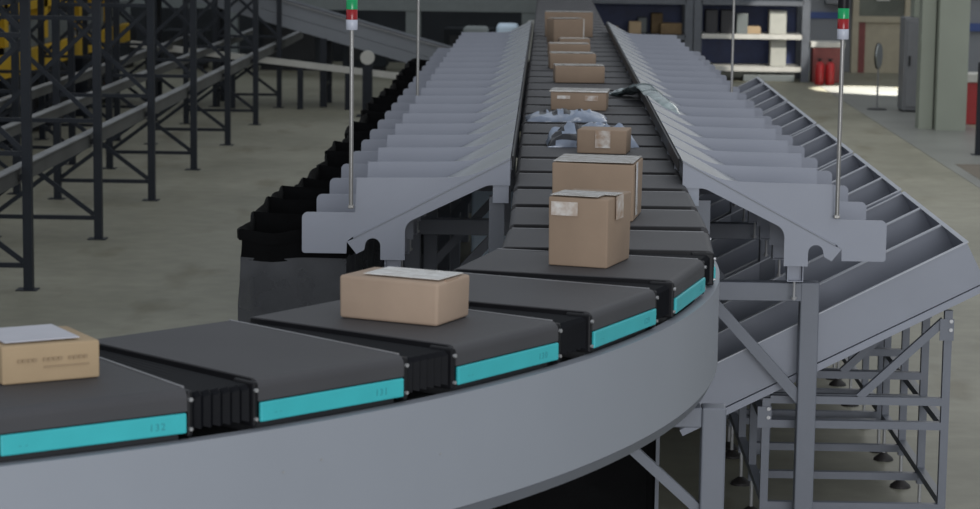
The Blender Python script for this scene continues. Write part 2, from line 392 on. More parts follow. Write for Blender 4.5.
# frame under the bend, at the front
r = thing('bend_support', 'grey square-tube support with mitred corner under the curved guard', 'support frame', (0, 8.5, 0))
obj('post', MB().box(.576, .662, -.045, .045, 0, 1.185), 'stand', r, bevel=.006)
obj('cross_beam', MB().box(-.35, .575, -.045, .045, 1.112, 1.185), 'stand', r, bevel=.005)
obj('brace', MB().bar((.58, 0, .80), (.24, 0, 1.105), .035, .036), 'stand', r)
obj('post', MB().box(-.45, -.35, -.05, .05, 0, 1.185), 'stand', r, bevel=.006)
# black block added to stand for the dark shade under the bend
r = thing('shade_block', 'black block added for the dark shade under the bend', 'cabinet', (-.12, 9.25, 0))
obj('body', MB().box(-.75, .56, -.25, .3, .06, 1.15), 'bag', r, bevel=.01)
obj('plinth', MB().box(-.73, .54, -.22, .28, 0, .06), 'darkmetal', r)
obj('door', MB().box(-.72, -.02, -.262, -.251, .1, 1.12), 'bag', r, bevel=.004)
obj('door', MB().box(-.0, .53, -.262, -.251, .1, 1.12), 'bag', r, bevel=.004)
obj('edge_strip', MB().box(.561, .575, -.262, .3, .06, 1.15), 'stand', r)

# ------------------------------------------------------------------ sloping trays (right side)
TX, TZ, BX, BZ = 1.935, 1.450, .66, .795
ud = Vector((TX - BX, 0, TZ - BZ)).normalized(); nd = Vector((-ud.z, 0, ud.x))     # along slope, normal (up)
def pt(s, h, y):                            # s from the low end, h above the tray floor plane
    q = Vector((BX, 0, BZ)) + ud * s + nd * (h - .20); return (q.x, y, q.z)
LEN = math.hypot(TX - BX, TZ - BZ)
def quadbox(s0, s1, h0, h1, y0, y1):
    vs = [pt(s, h, y) for h in (h0, h1) for s, y in ((s0, y0), (s1, y0), (s1, y1), (s0, y1))]
    return MB().add(vs, [(3, 2, 1, 0), (4, 5, 6, 7), (0, 1, 5, 4), (1, 2, 6, 5), (2, 3, 7, 6), (3, 0, 4, 7)])
def side_wall(y0, y1):
    poly = [(-.02, 0.0), (LEN, 0.0), (LEN, .20), (.10, .20), (.03, .14), (-.02, .05)]
    vs = [pt(s, h, y0) for s, h in poly] + [pt(s, h, y1) for s, h in poly]; n = len(poly)
    return MB().add(vs, [(i, (i + 1) % n, n + (i + 1) % n, n + i) for i in range(n)] + [tuple(range(n))[::-1], tuple(range(n, 2 * n))])
WT = .655
def make_tray():
    r = thing('sloping_tray', 'x', 'chute tray')
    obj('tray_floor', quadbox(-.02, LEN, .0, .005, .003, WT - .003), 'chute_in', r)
    obj('side_wall', side_wall(0, .004), 'chute', r)
    obj('side_wall', side_wall(WT - .004, WT), 'chute', r)
    obj('end_wall', quadbox(LEN - .004, LEN, .005, .20, .004, WT - .004), 'chute', r)
    mb = quadbox(.0, LEN + .008, .200, .206, -.006, .012)
    q = quadbox(.1, LEN + .008, .200, .206, WT - .012, WT + .004); mb.add(q.v, q.f)
    q = quadbox(LEN - .012, LEN + .008, .200, .206, .012, WT - .012); mb.add(q.v, q.f)
    obj('rim', mb, 'rimpaint', r)
    mb = quadbox(-.12, LEN + .03, -.035, -.004, -.012, .03); q = quadbox(-.06, LEN + .03, -.035, -.004, WT - .03, WT + .001); mb.add(q.v, q.f)
    obj('under_rail', mb, 'wing', r)
    return r
pt0 = make_tray(); n = 0; Tgap = .667
for g in range(6):
    for j in range(3 if g < 5 else 1):
        c = pt0 if n == 0 else copy_tree(pt0)
        c.location = (0, FY + .075 + 2.1 * g + Tgap * j, 0)
        tag(c, ('grey sloping tray at the front of the row, its whole side wall in view' if n == 0 else 'grey sloping tray, ' + ordn(n - 1) + ' behind the front tray of the row'), 'chute tray', 'sloping trays beside the belt')
        n += 1
# stands under the trays
def tray_z(x, h=-.04): return BZ + (x - BX) * ud.z / ud.x + (h - .2) / ud.x
def make_stand():
    r = thing('tray_stand', 'x', 'metal stand')
    xs = (1.045, 1.868); b = .036
    for i in range(4):
        y = i * .63
        for x in xs:
            zt = tray_z(x) - .012
            lp = obj('post', MB().box(x - b / 2, x + b / 2, y - b / 2, y + b / 2, .17, zt), 'stand', r)
            obj('levelling_foot', MB().lathe([(.009, .17), (.009, .035)], (x, y, 0), 10), 'chrome', lp)
            obj('foot_pad', MB().lathe([(.055, 0), (.05, .012), (.022, .034), (.012, .04)], (x, y, 0), 18), 'foot', lp)
        for z in (.205, .592, .706):
            obj('cross_bar', MB().box(xs[0] + b / 2, xs[1] - b / 2, y - b / 2, y + b / 2, z - .018, z + .018), 'stand', r)
        obj('diagonal_brace', MB().bar((1.47, y, .72), (1.85, y, 1.085), .03, .036), 'stand', r)
        for x in xs:
            pl = obj('joint_plate', MB().box(x - .04, x + .024, y - .026, y - .021, tray_z(x) - .15, tray_z(x) - .05), 'stand', r)
            obj('bolt', MB().tube((x + .01, y - .032, tray_z(x) - .06), (x + .01, y - .026, tray_z(x) - .06), .009, 10), 'chrome', pl)
            obj('bolt', MB().tube((x + .01, y - .032, tray_z(x) - .10), (x + .01, y - .026, tray_z(x) - .10), .009, 10), 'chrome', pl)
    for x in xs:
        for z in (.592, .235):
            obj('side_bar', MB().box(x - b / 2, x + b / 2, b / 2, 1.89 - b / 2, z - .018, z + .018), 'stand', r)
    return r
ps = make_stand()
for k in range(5):
    c = ps if k == 0 else copy_tree(ps); c.location = (0, 11.03 + 2.1 * k, 0)
    tag(c, ['grey square-tube stand with levelling feet under the front trays', 'grey square-tube stand behind the front stand under the trays', 'grey square-tube stand under the middle of the tray row', 'grey square-tube stand under the tray row, next to last', 'grey square-tube stand under the far end of the tray row'][k], 'metal stand', 'stands under the sloping trays')

# ------------------------------------------------------------------ black sacks on the left
def make_sack(seed):
    rnd = random.Random(seed)
    r = thing('hanging_sack', 'x', 'sack')
    x0, x1, y0, y1 = -1.635, -1.15, .02, .66             # relative to the belt's centre line
    def loop(z, grow, amp, n=10):
        pts = []
        cor = [(x0 - grow, y0 - grow * .2), (x1 + grow * .3, y0 - grow * .2), (x1 + grow * .3, y1 + grow * .2), (x0 - grow, y1 + grow * .2)]
        for i in range(4):
            a = Vector((*cor[i], 0)); b = Vector((*cor[(i + 1) % 4], 0))
            for j in range(n):
                p = a.lerp(b, j / n); nz = noise.noise_vector(Vector((p.x * 6, p.y * 6, z * 3 + seed)))
                pts.append((p.x + nz.x * amp, p.y + nz.y * amp, z + nz.z * amp * .9))
        return pts
    def skin(levels):
        m = MB(); n = len(levels[0]); vs = [v for l in levels for v in l]
        return m.add(vs, [(i * n + j, i * n + (j + 1) % n, (i + 1) * n + (j + 1) % n, (i + 1) * n + j) for i in range(len(levels) - 1) for j in range(n)])
    mm = skin([loop(1.34, .005, .010), loop(1.39, .0, .014), loop(1.44, .0, .018), loop(1.472, .012, .022), loop(1.464, .022, .022), loop(1.42, .018, .02)])
    c = obj('collar', mm, 'bag', r, smooth=True)
    lv = [loop(1.352, .004, .008)] + [loop(1.352 - .11 * i, .0 + .012 * math.sin(i * .9), .018) for i in range(1, 11)]
    b = obj('netting_body', skin(lv), 'net', r, smooth=True)
    bt = MB(); lp = loop(.25, .01, .02); bt.add(lp, [tuple(range(len(lp)))]); obj('sack_bottom', bt, 'bag', r)
    return r
for k in range(20):
    r = make_sack(k) if k < 5 else copy_tree(sacks[k % 5])
    if k == 0: sacks = []
    if k < 5: sacks.append(r)
    jit = random.uniform(-.035, .03)
    r.location = (CTR + (.01 if k == 0 else jit + min(.05, .012 * k)), Y0 + .02 + .7 * k, (random.uniform(-.03, .02) - min(.045, .012 * k)) if k else 0)
    tag(r, ('black net sack with a dark collar at the front of the hanging row' if k == 0 else 'black hanging sack, ' + ordn(k - 1) + ' behind the front one in the row'), 'sack', 'black sacks below the slide wings')
o = obj('sack_rail', MB().bar((CTR - 1.50, Y0 + .1, 1.33), (CTR - 1.50, Y0 + 13.9, 1.33), .02, .02), 'black'); tag(o, 'thin black rail carrying the hanging sacks along their outer edge', 'rail')

# ------------------------------------------------------------------ signal towers
def make_tower():
    r = thing('signal_tower', 'x', 'signal light')
    obj('pole', MB().tube((0, 0, 0), (0, 0, .80), .0095, 16), 'pole', r, smooth=True)
    obj('collar', MB().lathe([(.024, .797), (.026, .80), (.026, .84), (.024, .843)], n=20), 'collar', r, smooth=True)
    obj('red_lens', MB().lathe([(.0255, .8435), (.0255, .886), (.024, .888)], n=20), 'red', r, smooth=True)
    obj('green_lens', MB().lathe([(.0255, .8885), (.0255, .932), (.024, .934)], n=20), 'green', r, smooth=True)
    obj('cap', MB().lathe([(.025, .9345), (.025, .975), (.018, .982)], n=20), 'black', r, smooth=True)
    obj('clamp', MB().box(-.013, .013, -.010, .022, .0, .016), 'pole', r, bevel=.003)
    return r
tw = make_tower()
for k, (x, y, lab) in enumerate([(-.860, Y0 - .035, 'steel pole with red and green signal lamp on the front slide wing above the sacks'),
                                (1.311, Y0 - .035, 'steel pole with red and green signal lamp on the front slide wing above the trays'),
                                (-.86, 16.365, 'thin steel signal pole further back on the slide wings above the sacks'),
                                (1.311, 17.06, 'thin steel signal pole further back on the slide wings above the trays')]):
    c = tw if k == 0 else copy_tree(tw); c.location = (x, y, 1.595 if x < 0 else 1.583); tag(c, lab, 'signal light', 'signal towers')

# ------------------------------------------------------------------ parcels
def carton(name, label, x, y, w, d, h, rz, m='card', tape=None, z=ZB, lean=0.0, bev=.006):
    """x,y = centre of the footprint; w along local x, d along local y"""
    r = thing(name, label, 'cardboard box', (x, y, z + .001), rz, 'cartons on the belt')
    mb = MB(); nx = 4
    body = MB().box(-w / 2, w / 2, -d / 2, d / 2, 0, h)
    o = obj('carton_body', body, m, r, bevel=bev, seg=3, smooth=True)
    for v in o.data.vertices:
        n = noise.noise_vector(Vector((v.co.x * 5 + x * 3, v.co.y * 5 + y, v.co.z * 5)))
        v.co.x += n.x * .004; v.co.y += n.y * .004; v.co.z += (n.z * .004 if v.co.z > h * .5 else 0)
    return r
def strip(parent, x0, x1, y0, y1, z0, z1, m='tape', name='packing_tape'):
    return obj(name, MB().box(x0, x1, y0, y1, z0, z1), m, parent, bevel=.0008, seg=1)
e = .0045
# nearest carton, left edge of the picture
b = carton('carton', 'brown carton with a white paper sheet on top, nearest on the bend', 0, 0, .26, .235, .098, 0, 'card2')
# parcel placed by its front edge
def place_front(r, xl, yl, xr, yr, d):
    dx, dy = xr - xl, yr - yl; a = math.atan2(dy, dx); nx, ny = -math.sin(a), math.cos(a)
    r.location = ((xl + xr) / 2 + nx * d / 2, (yl + yr) / 2 + ny * d / 2, ZB + .001); r.rotation_euler = (0, 0, a)
place_front(b, -1.352, 5.972, -1.135, 6.103, .24)
sheet = MB().box(-.115, .085, -.095, .118, .1, .1025); obj('paper_sheet', sheet, 'paper', b, loc=(0, 0, e - .001))
for k in range(14):
    x = -.09 + k * .0135
    if k not in (4, 9): obj('printed_mark', MB().box(x, x + .010, -.1235, -.1215, .055, .064), 'ink', b)
obj('printed_mark', MB().box(-.02, .10, -.1235, -.1215, .038, .042), 'ink', b)
# low wide carton
b = carton('carton', 'low wide brown carton with pale glare-painted taped top on the bend', 0, 0, .328, .215, .128, 0, 'card3', bev=.010)
place_front(b, -.600, 7.085, -.303, 6.950, .215)
obj('packing_tape', MB().box(-.10, .152, -.075, .085, .128, .1295), 'tape', b, loc=(0, 0, e))
obj('packing_tape', MB().box(.1545, .1585, -.05, .035, .03, .1295), 'tapeclear', b, loc=(.003, 0, 0))
# tall cube carton
b = carton('carton', 'tall cube carton with painted tape glare across its upper edge, where bend meets straight', 0, 0, .212, .27, .238, 0, 'card')
place_front(b, .017, 8.235, .222, 8.165, .27)
obj('packing_tape', MB().box(-.10, .07, -.134, .02, .239, .2405), 'tape', b, loc=(0, 0, e))
obj('packing_tape', MB().box(-.095, .0, -.1415, -.1395, .175, .222), 'tape_glare', b)
obj('packing_tape', MB().box(.1105, .1125, -.06, .02, .16, .2405), 'tape_glare', b, loc=(.002, 0, 0))
obj('packing_tape', MB().box(.07, .1115, -.06, .02, .239, .2405), 'tape', b, loc=(0, 0, e))
# large carton behind it
b = carton('carton', 'large brown carton standing behind the tall cube carton', 0, 0, .322, .30, .224, 0, 'card')
place_front(b, .035, 9.50, .352, 9.45, .30)
obj('packing_tape', MB().box(-.158, .158, -.145, .145, .225, .2265), 'tape', b, loc=(0, 0, e))
obj('packing_tape', MB().box(.163, .1645, -.11, -.06, .02, .2265), 'tape', b, loc=(.003, 0, 0))
b = carton('carton', 'small carton with a painted white tape-glare patch, standing against the spotted bag', 0, 0, .25, .2, .12, 0, 'card')
place_front(b, .165, 12.16, .412, 12.12, .2)
obj('packing_tape', MB().box(-.032, .045, -.1065, -.1045, .03, .117), 'tape_glare', b)
b = carton('carton', 'brown carton with painted glare on its taped top edge behind the flat blue bag', 0, 0, .34, .26, .11, 0, 'card')
place_front(b, .035, 14.83, .375, 14.80, .26)
obj('packing_tape', MB().box(-.18, .18, -.135, .135, .1105, .118), 'tape', b, loc=(0, 0, e - .003), bevel=.003)
obj('packing_tape', MB().box(-.13, -.05, -.1345, -.1325, .07, .09), 'tape_glare', b)
obj('packing_tape', MB().box(.04, .12, -.1345, -.1325, .06, .092), 'tape_glare', b)
b = carton('carton', 'wide carton in front of the stack-like line of three, fourth visible above the bag', 0, 0, .352, .24, .118, 0, 'card')
b['label'] = 'wide plain carton in the middle of the straight run, behind the one with white top'
place_front(b, .075, 17.22, .418, 17.24, .24)
obj('packing_tape', MB().box(-.175, .175, -.10, .10, .118, .1195), 'tape', b, loc=(0, 0, e))
for (xl, xr, y, h, d, lab) in [(.035, .39, 18.75, .118, .24, 'wide carton just behind the plain one in the middle of the straight run'),
                              (.03, .375, 20.35, .105, .25, 'wide low carton, third in the far line of similar cartons'),
                              (.125, .395, 21.6, .085, .2, 'narrow low carton just in front of the tall pair at the far end')]:
    b = carton('carton', lab, 0, 0, xr - xl, d, h, 0, 'card'); place_front(b, xl, y, xr, y + .02, d)
    w = xr - xl; obj('packing_tape', MB().box(-w / 2 + .01, w / 2 - .01, -d / 2 + .01, d / 2 - .02, h, h + .0015), 'tape', b, loc=(0, 0, e))
b = carton('carton', 'tall carton with a white edge strip in front of the farthest large carton', 0, 0, .29, .2, .225, 0, 'card'); place_front(b, .070, 22.4, .352, 22.5, .2)
obj('packing_tape', MB().box(-.14, .14, -.09, .09, .226, .2275), 'tape', b, loc=(0, 0, e))
obj('packing_tape', MB().box(.142, .150, -.105, -.095, .0, .2275), 'tape', b, loc=(.0, -.002, 0))
b = carton('carton', 'farthest and largest carton on the straight run', 0, 0, .465, .25, .238, 0, 'card'); place_front(b, -.01, 23.6, .455, 23.6, .3)
obj('packing_tape', MB().box(-.225, .225, -.11, .11, .238, .2395), 'tape', b, loc=(0, 0, e))

def pillow(w, d, h, seed, n=26, crumple=.35):
    m = MB(); top = []; bot = []
    for j in range(n + 1):
        for i in range(n + 1):
            u = i / n * 2 - 1; v = j / n * 2 - 1
            prof = max(0, (1 - u ** 4)) ** .6 * max(0, (1 - v ** 4)) ** .6
            q = noise.noise_vector(Vector((u * 2.6 + seed, v * 2.6, seed * .7)))
            q2 = noise.noise_vector(Vector((u * 6 + seed, v * 6, 3 + seed * .7)))
            x = u * w / 2 + q.x * w * .04; y = v * d / 2 + q.y * d * .10
            z = h * prof * (.75 + crumple * q.z + .35 * q2.z) + .004 + .008 * abs(q2.x)
            top.append((x, y, max(.004, z))); bot.append((x, y, .001))
    N1 = n + 1; f = []
    for j in range(n):
        for i in range(n):
            a = j * N1 + i; f.append((a, a + 1, a + N1 + 1, a + N1)); f.append(tuple(k + N1 * N1 for k in (a, a + N1, a + N1 + 1, a + 1)))
    for i in range(n):
        a = i; b_ = N1 * N1 + i; f.append((a, b_, b_ + 1, a + 1)); a = n * N1 + i; b_ = N1 * N1 + a; f.append((a, a + 1, b_ + 1, b_))
        a = i * N1; b_ = N1 * N1 + a; f.append((a, a + N1, b_ + N1, b_)); a = i * N1 + n; b_ = N1 * N1 + a; f.append((a, b_, b_ + N1, a + N1))
    m.add(top + bot, f); return m, n
def poly_bag(label, w, d, h, seed, loc, rz, printed, cr=.35):
    r = thing('poly_mailer', label, 'plastic mailing bag', loc, rz, 'plastic bags on the belt')
    mb, n = pillow(w, d, h, seed, crumple=cr)
    body = obj('bag_film', mb, 'poly', r, smooth=True)
    body.data.materials.append(M['polyink'])
    for p in body.data.polygons:
        c = p.center
        if c.z > .006 and printed(c.x / w * 2, c.y / d * 2): p.material_index = 1
    return r
poly_bag('flat crumpled blue-white mailing bag with black print, lying across the belt', .47, .30, .055, 2.3, (.130, 14.12, ZB), .03,
         lambda u, v: v < .3 and any(abs(u - c) < .075 for c in (-.62, -.33, -.02, .30)) and v > -.6, .25)
poly_bag('crumpled spotted blue-white mailing bag behind the small glare-patched carton', .47, .34, .112, 5.1, (.245, 12.62, ZB), .05,
         lambda u, v: u < .1 and (abs(u + .60 - v * .35) < .12 or abs(u + .30) < .09 or abs(v + .8) < .08) and v < .5, .3)
# grey-green pouch lying half on the belt and half on the slide
def pouch():
    r = thing('plastic_pouch', 'grey-green shiny pouch lying from the belt over onto a slide wing', 'plastic pouch', (0, 0, 0), 0)
    path = [(.44, 16.1, 1.723), (.51, 16.05, 1.725), (.575, 15.9, 1.745), (.625, 15.35, 1.822), (.66, 14.85, 1.806), (.71, 14.6, 1.780), (.79, 14.3, 1.736)]
    m = MB(); n = 12; vs = []; segs = 30
    for i in range(segs + 1):
        t = i / segs * (len(path) - 1); k = min(int(t), len(path) - 2); p = Vector(path[k]).lerp(Vector(path[k + 1]), t - k)
        d = (Vector(path[min(k + 1, len(path) - 1)]) - Vector(path[k])).normalized(); sd = d.cross(Vector((0, 0, 1))).normalized(); up = sd.cross(d)
        e_ = max(.35, (1 - abs(i / segs * 2 - 1) ** 10)) * (1.15 if i < 14 else .9); q = noise.noise(Vector((i * .5, 1.3, 0)))
        for j in range(n):
            a = 2 * PI * j / n; vs.append(p + sd * math.cos(a) * (.06 + .012 * q) * e_ + up * (math.sin(a) * .019 * e_ * (1 + .5 * noise.noise(Vector((i * .6, j * .8, 2)))) + .018 * e_))
    m.add(vs, [(i * n + j, i * n + (j + 1) % n, (i + 1) * n + (j + 1) % n, (i + 1) * n + j) for i in range(segs) for j in range(n)] + [tuple(range(n))[::-1], tuple(range(segs * n, segs * n + n))])
    obj('pouch_film', m, 'pouch', r, smooth=True)
pouch()

# ------------------------------------------------------------------ racking on the left
RX, RY, BAY, RD = -3.935, 18.3, 2.92, .95
def make_upright(h=4.2):
    r = thing('rack_upright', 'x', 'rack frame'); b = .07
    for x in (0, -RD):
        p = obj('post', MB().box(x - b / 2, x + b / 2, -b / 2, b / 2, .006, h), 'rack', r)
        obj('foot_plate', MB().box(x - .09, x + .07, -.07, .07, 0, .008), 'rack', p)
    for z in (.19, 1.05, 1.95, 2.85):
        obj('horizontal_strut', MB().box(-RD + b / 2, -b / 2, -.02, .02, z - .018, z + .018), 'rack', r)
    for z0, z1 in ((.22, .88), (1.08, 1.9), (2.0, 2.8)):
        obj('diagonal_brace', MB().bar((-b / 2, -.022, z0), (-RD + b / 2, -.022, z1), .015, .04), 'rack', r)
        obj('diagonal_brace', MB().bar((-b / 2, .022, z1), (-RD + b / 2, .022, z0), .015, .04), 'rack', r)
    return r
pu = make_upright()
def rack_row(x0, ys, txt, grp):
    for k, y in enumerate(ys):
        c = pu if (x0 == RX and k == 0) else copy_tree(pu); c.location = (x0, y, 0)
        tag(c, 'dark rack upright with crossed braces, ' + ordn(k) + ' from the front, ' + txt, 'rack frame', grp)
ys = [RY - BAY + BAY * k for k in range(8)]
rack_row(RX, ys, 'near row', 'rack uprights in the near row')
rack_row(-5.38, [21.6 + BAY * k for k in range(5)], 'rear row', 'rack uprights in the rear row')
def rail(x, z, h, y0, y1, m, lab, w=.05):
    o = thing('rack_rail', lab, 'rack beam', (x, y0, z))
    obj('web', MB().box(-w / 2, w / 2, 0, y1 - y0, -h, 0), 'rail_shade' if m == 'rail' else m, o)
    obj('flange', MB().box(-w / 2, w / 2 + .03, 0, y1 - y0, 0, .012), m, o)
rail(RX - .09, .945, .13, 12, 40, 'rail', 'long grey steel beam running through the rack posts nearest the belt')
rail(RX - RD + .09, .965, .10, 12, 40, 'rail', 'long grey steel beam on the far side of the near rack row')
rail(RX - .09, 2.35, .16, 12, 40, 'rack', 'dark upper beam along the near rack row')
rail(-5.5, .97, .10, 18, 38, 'rail', 'grey steel beam along the rear rack row in front of the yellow machine')
# yellow machine behind the racks
r = thing('yellow_conveyor', 'long yellow steel conveyor with grey side sheets standing behind the racks', 'machine', (-6.53, 24, 0))
LY = 13.6
obj('side_skirt', MB().box(.0, .08, 0, LY, .86, 1.14), 'yellow', r, bevel=.01)
obj('side_skirt', MB().box(-2.0, -1.92, 0, LY, .86, 1.14), 'yellow', r, bevel=.01)
obj('deck', MB().box(-1.92, .0, 0, LY, 1.0, 1.08), 'darkmetal', r)
for k in range(6):
    y = .4 + k * 2.35
    obj('leg', MB().box(-.06, .06, y, y + .14, 0, .92), 'rack', r)
    obj('leg', MB().box(-1.98, -1.86, y, y + .14, 0, .92), 'rack', r)
    obj('frame_post', MB().box(-.12, .02, y, y + .22, 1.22, 3.2), 'yellow', r)
    obj('frame_post', MB().box(-1.0, -.86, y + .5, y + .7, 1.08, 3.2), 'yellow', r)
    obj('side_sheet', MB().bar((-.05, y + .3, 1.30), (-.05, y + 2.2, 1.30), .02, .34), 'greysheet', r)
    obj('drive_box', MB().box(-.85, -.2, y + .7, y + 1.5, 1.08, 1.8), 'yellow' if k % 2 else 'darkbox', r, bevel=.02)
obj('lower_dark_box', MB().box(-1.8, -.1, .2, LY - .2, .02, .84), 'darkbox', r, bevel=.01)  # black box added to fill the dark space beneath the deck
obj('top_beam', MB().box(-.12, .02, 0, LY, 1.62, 1.74), 'yellow', r)
obj('panel', MB().box(-.9, -.86, 0, LY, 1.3, 2.6), 'yellow', r)
for k, (x, y, z, s, lab) in enumerate([(-6.8, 29.0, 1.22, .16, 'white crumpled sack on the yellow conveyor near its front'), (-6.8, 34.0, 1.22, .2, 'white crumpled sack on the yellow conveyor near its far end')]):
    mb, _ = pillow(s * 2, s * 2, s, k + 3.3); o = obj('white_sack', mb, 'board', smooth=True, loc=(x, y, 1.082)); tag(o, lab, 'sack')

# inclined conveyor far left
r = thing('inclined_conveyor', 'grey inclined conveyor rising behind the racks towards the left', 'conveyor', (0, 36, 0))
p0 = Vector((-1.3, 0, .845)); p1 = Vector((-6.1, 0, 2.178))
def along(dz0, dz1, y0, y1, a=0, b=1):
    q0 = p0.lerp(p1, a); q1 = p0.lerp(p1, b)
    vs = [(q.x, y, q.z + dz) for dz in (dz0, dz1) for q, y in ((q0, y0), (q1, y0), (q1, y1), (q0, y1))]
    return MB().add(vs, [(3, 2, 1, 0), (4, 5, 6, 7), (0, 1, 5, 4), (1, 2, 6, 5), (2, 3, 7, 6), (3, 0, 4, 7)])
obj('side_panel', along(-.2, .0, 0, .05), 'incline', r)
obj('lower_side_panel', along(-.38, -.206, 0, .06), 'incline', r)
obj('conveyor_belt', along(-.06, -.03, .05, .9), 'belt', r)
obj('far_side_panel', along(-.35, .0, .9, .95), 'incline', r)
obj('edge_rail', along(-.01, .008, -.03, 0), 'rail', r)
for x in (-5.9, -4.9, -3.3):
    z = p0.z + (x - p0.x) / (p1.x - p0.x) * (p1.z - p0.z) - .38
    obj('leg', MB().box(x - .05, x + .05, .0, .1, 0, z), 'rack', r)
    obj('leg', MB().box(x - .05, x + .05, .85, .95, 0, z), 'rack', r)
    obj('tie_bar', MB().box(x - .03, x + .03, .1, .85, .3, .36), 'rack', r)
# low white rail in front of it
r = thing('low_rail', 'low pale handrail line in front of the inclined conveyor', 'rail', (0, 35.6, 0))
obj('rail_bar', MB().bar((-6.1, 0, .93), (-2.1, 0, .50), .08, .09), 'board', r)
for x in (-5.8, -4.6, -3.6, -2.9): obj('leg', MB().box(x - .04, x + .04, -.04, .04, 0, .93 - (x + 6.1) / 4.0 * .43 - .05), 'rack', r)
r = thing('stand_fan', 'small round white-faced disc on a dark post beyond the sacks', 'stand', (-2.53, 34.5, 0))
obj('post', MB().box(-.07, .07, -.04, .04, .02, .78), 'rack', r)
obj('base', MB().box(-.15, .15, -.15, .15, 0, .02), 'rack', r)
obj('disc', MB().tube((0, -.06, .84), (0, .02, .84), .10, 24), 'board', r)
# overhead girder and back machinery
o = struct('beam_back', MB().box(-12, 0.05, 43, 43.5, 1.16, 1.75), 'beamgrey', 'long grey girder across the back of the hall', 'beam')
for i, x in enumerate((-9.5, -5.6, -2.35, -.3)):
    struct('pillar_back', MB().box(x - .13, x + .13, 43.02, 43.3, 0, 1.158), 'beamgrey', 'grey pillar under the back girder, %s counted from the racks' % ordn(i), 'pillar')
for i, (x, w, h) in enumerate([(-8.2, 1.2, .9), (-6.6, .8, .7), (-4.6, 1.3, .9), (-3.3, .8, .62), (-1.4, .9, .8)]):
    r = thing('machine_housing', 'dark machine housing under the back girder, %s counted from the racks' % ordn(i), 'machine', (x, 44.6, 0), 0, 'dark housings at the back')
    obj('body', MB().box(-w / 2, w / 2, -.4, .4, .08, h), 'wallB', r, bevel=.02)
    obj('base', MB().box(-w / 2 + .05, w / 2 - .05, -.35, .35, 0, .08), 'darkbox', r)
    obj('panel', MB().box(-w / 2 + .1, w / 2 - .25, -.42, -.40, .2, h - .12), 'darkmetal', r)
# pale goods behind the far end of the left wings
for i, (x, w, h, m) in enumerate([(-.95, .34, .22, 'beamgrey'), (-.52, .3, .26, 'lightblue'), (-.15, .22, .3, 'board')]):
    r = thing('wrapped_bundle', ['grey wrapped bundle beyond the end of the sack-side wings', 'pale blue wrapped bundle beyond the end of the sack-side wings', 'whitish wrapped bundle beside the far belt'][i], 'bundle', (x, 33 + i * .1, 0))
    obj('wrap', MB().box(-w / 2, w / 2, -.3, .3, .9, .9 + h + .25), m, r, bevel=.05, seg=3)
    obj('pallet_rack', MB().box(-w / 2 - .05, w / 2 + .05, -.35, .35, .0, .9), 'darkbox', r)

# ------------------------------------------------------------------ right background
def shelf_unit(x0, x1, y, lab, boards, m):
    r = thing('shelf_unit', lab, 'shelving', (x0, y, 0)); w = x1 - x0
    for x in (0, w):
        for yy in (0, .9): obj('post', MB().box(x - .07, x + .07, yy - .05, yy + .05, 0, 2.2), 'shelfgrey', r)
    for z, bm in boards:
        s = obj('shelf', MB().box(.05, w - .05, -.05, .95, z - .05, z), bm, r)
        obj('shelf_beam', MB().box(.07, w - .07, -.08, -.05, z - .08, z), 'shelfgrey' if bm != 'board' else 'board', s)
    obj('back_sheet', MB().box(0, w, .92, .95, .1, 2.1), 'shelfblue', r)
    return r
SHY = 43
shelf_unit(2.68, 4.58, SHY, 'navy and grey shelving with two pale sunlit boards at the back of the hall', [(.26, 'board'), (.83, 'board'), (1.42, 'shelfgrey')], 'shelfgrey')
shelf_unit(.55, 2.52, SHY, 'dark shelving holding small boxes beside the far end of the belt', [(.26, 'darkbox'), (.80, 'shelfgrey'), (1.42, 'shelfgrey')], 'shelfblue')
def good(name, lab, cat, x, z, w, h, m, y=SHY + .1, grp=None, d=.3):
    o = obj(name, MB().box(-w / 2, w / 2, 0, d, 0, h), m, bevel=.015, loc=(x, y, z + .001)); tag(o, lab, cat, grp)
good('storage_bin', 'black bin on the pale upper board beside the grey post', 'bin', 2.93, .83, .22, .42, 'darkbox')
good('storage_bin', 'black bin second from the grey post on the upper board', 'bin', 3.2, .83, .22, .42, 'darkbox')
good('small_carton', 'pale carton next to the two black bins', 'box', 3.47, .83, .2, .36, 'greysheet')
good('orange_box', 'orange and cream box on the upper board beside the pale carton', 'box', 3.68, .83, .24, .13, 'card2')
good('storage_drum', 'white drum with green lid standing on the lower board', 'drum', 4.12, .26, .28, .47, 'whiteplastic')
good('storage_drum', 'white drum with green band standing on the upper board', 'drum', 4.1, .83, .3, .42, 'whiteplastic')
good('lid_box', 'grey-green flat case under the shelving', 'box', 3.95, .0, .9, .12, 'greysheet', y=SHY - .05)
good('small_carton', 'brown carton on the dark shelving next to the navy panel', 'box', 2.22, .80, .38, .2, 'brown')
good('small_carton', 'brown carton stacked higher on the dark shelving', 'box', 1.98, .80, .2, .36, 'brown', y=SHY + .45)
good('small_carton', 'orange-brown carton in the middle of the dark shelving', 'box', 1.58, .80, .22, .22, 'card2')
good('small_carton', 'tan carton at the belt end of the dark shelving', 'box', 1.15, .80, .26, .13, 'card')
good('small_carton', 'grey carton on the dark shelving behind the orange-brown one', 'box', 1.72, .80, .16, .28, 'greysheet', y=SHY + .45)
r = thing('red_box', 'red-brown box with a pale top beside the shelving', 'box', (4.93, 42.9, 0))
obj('body', MB().box(-.22, .30, 0, .4, 0, .62), 'redbox', r, bevel=.01); obj('lid', MB().box(-.26, .34, -.03, .43, .62, .72), 'board', r, bevel=.01)
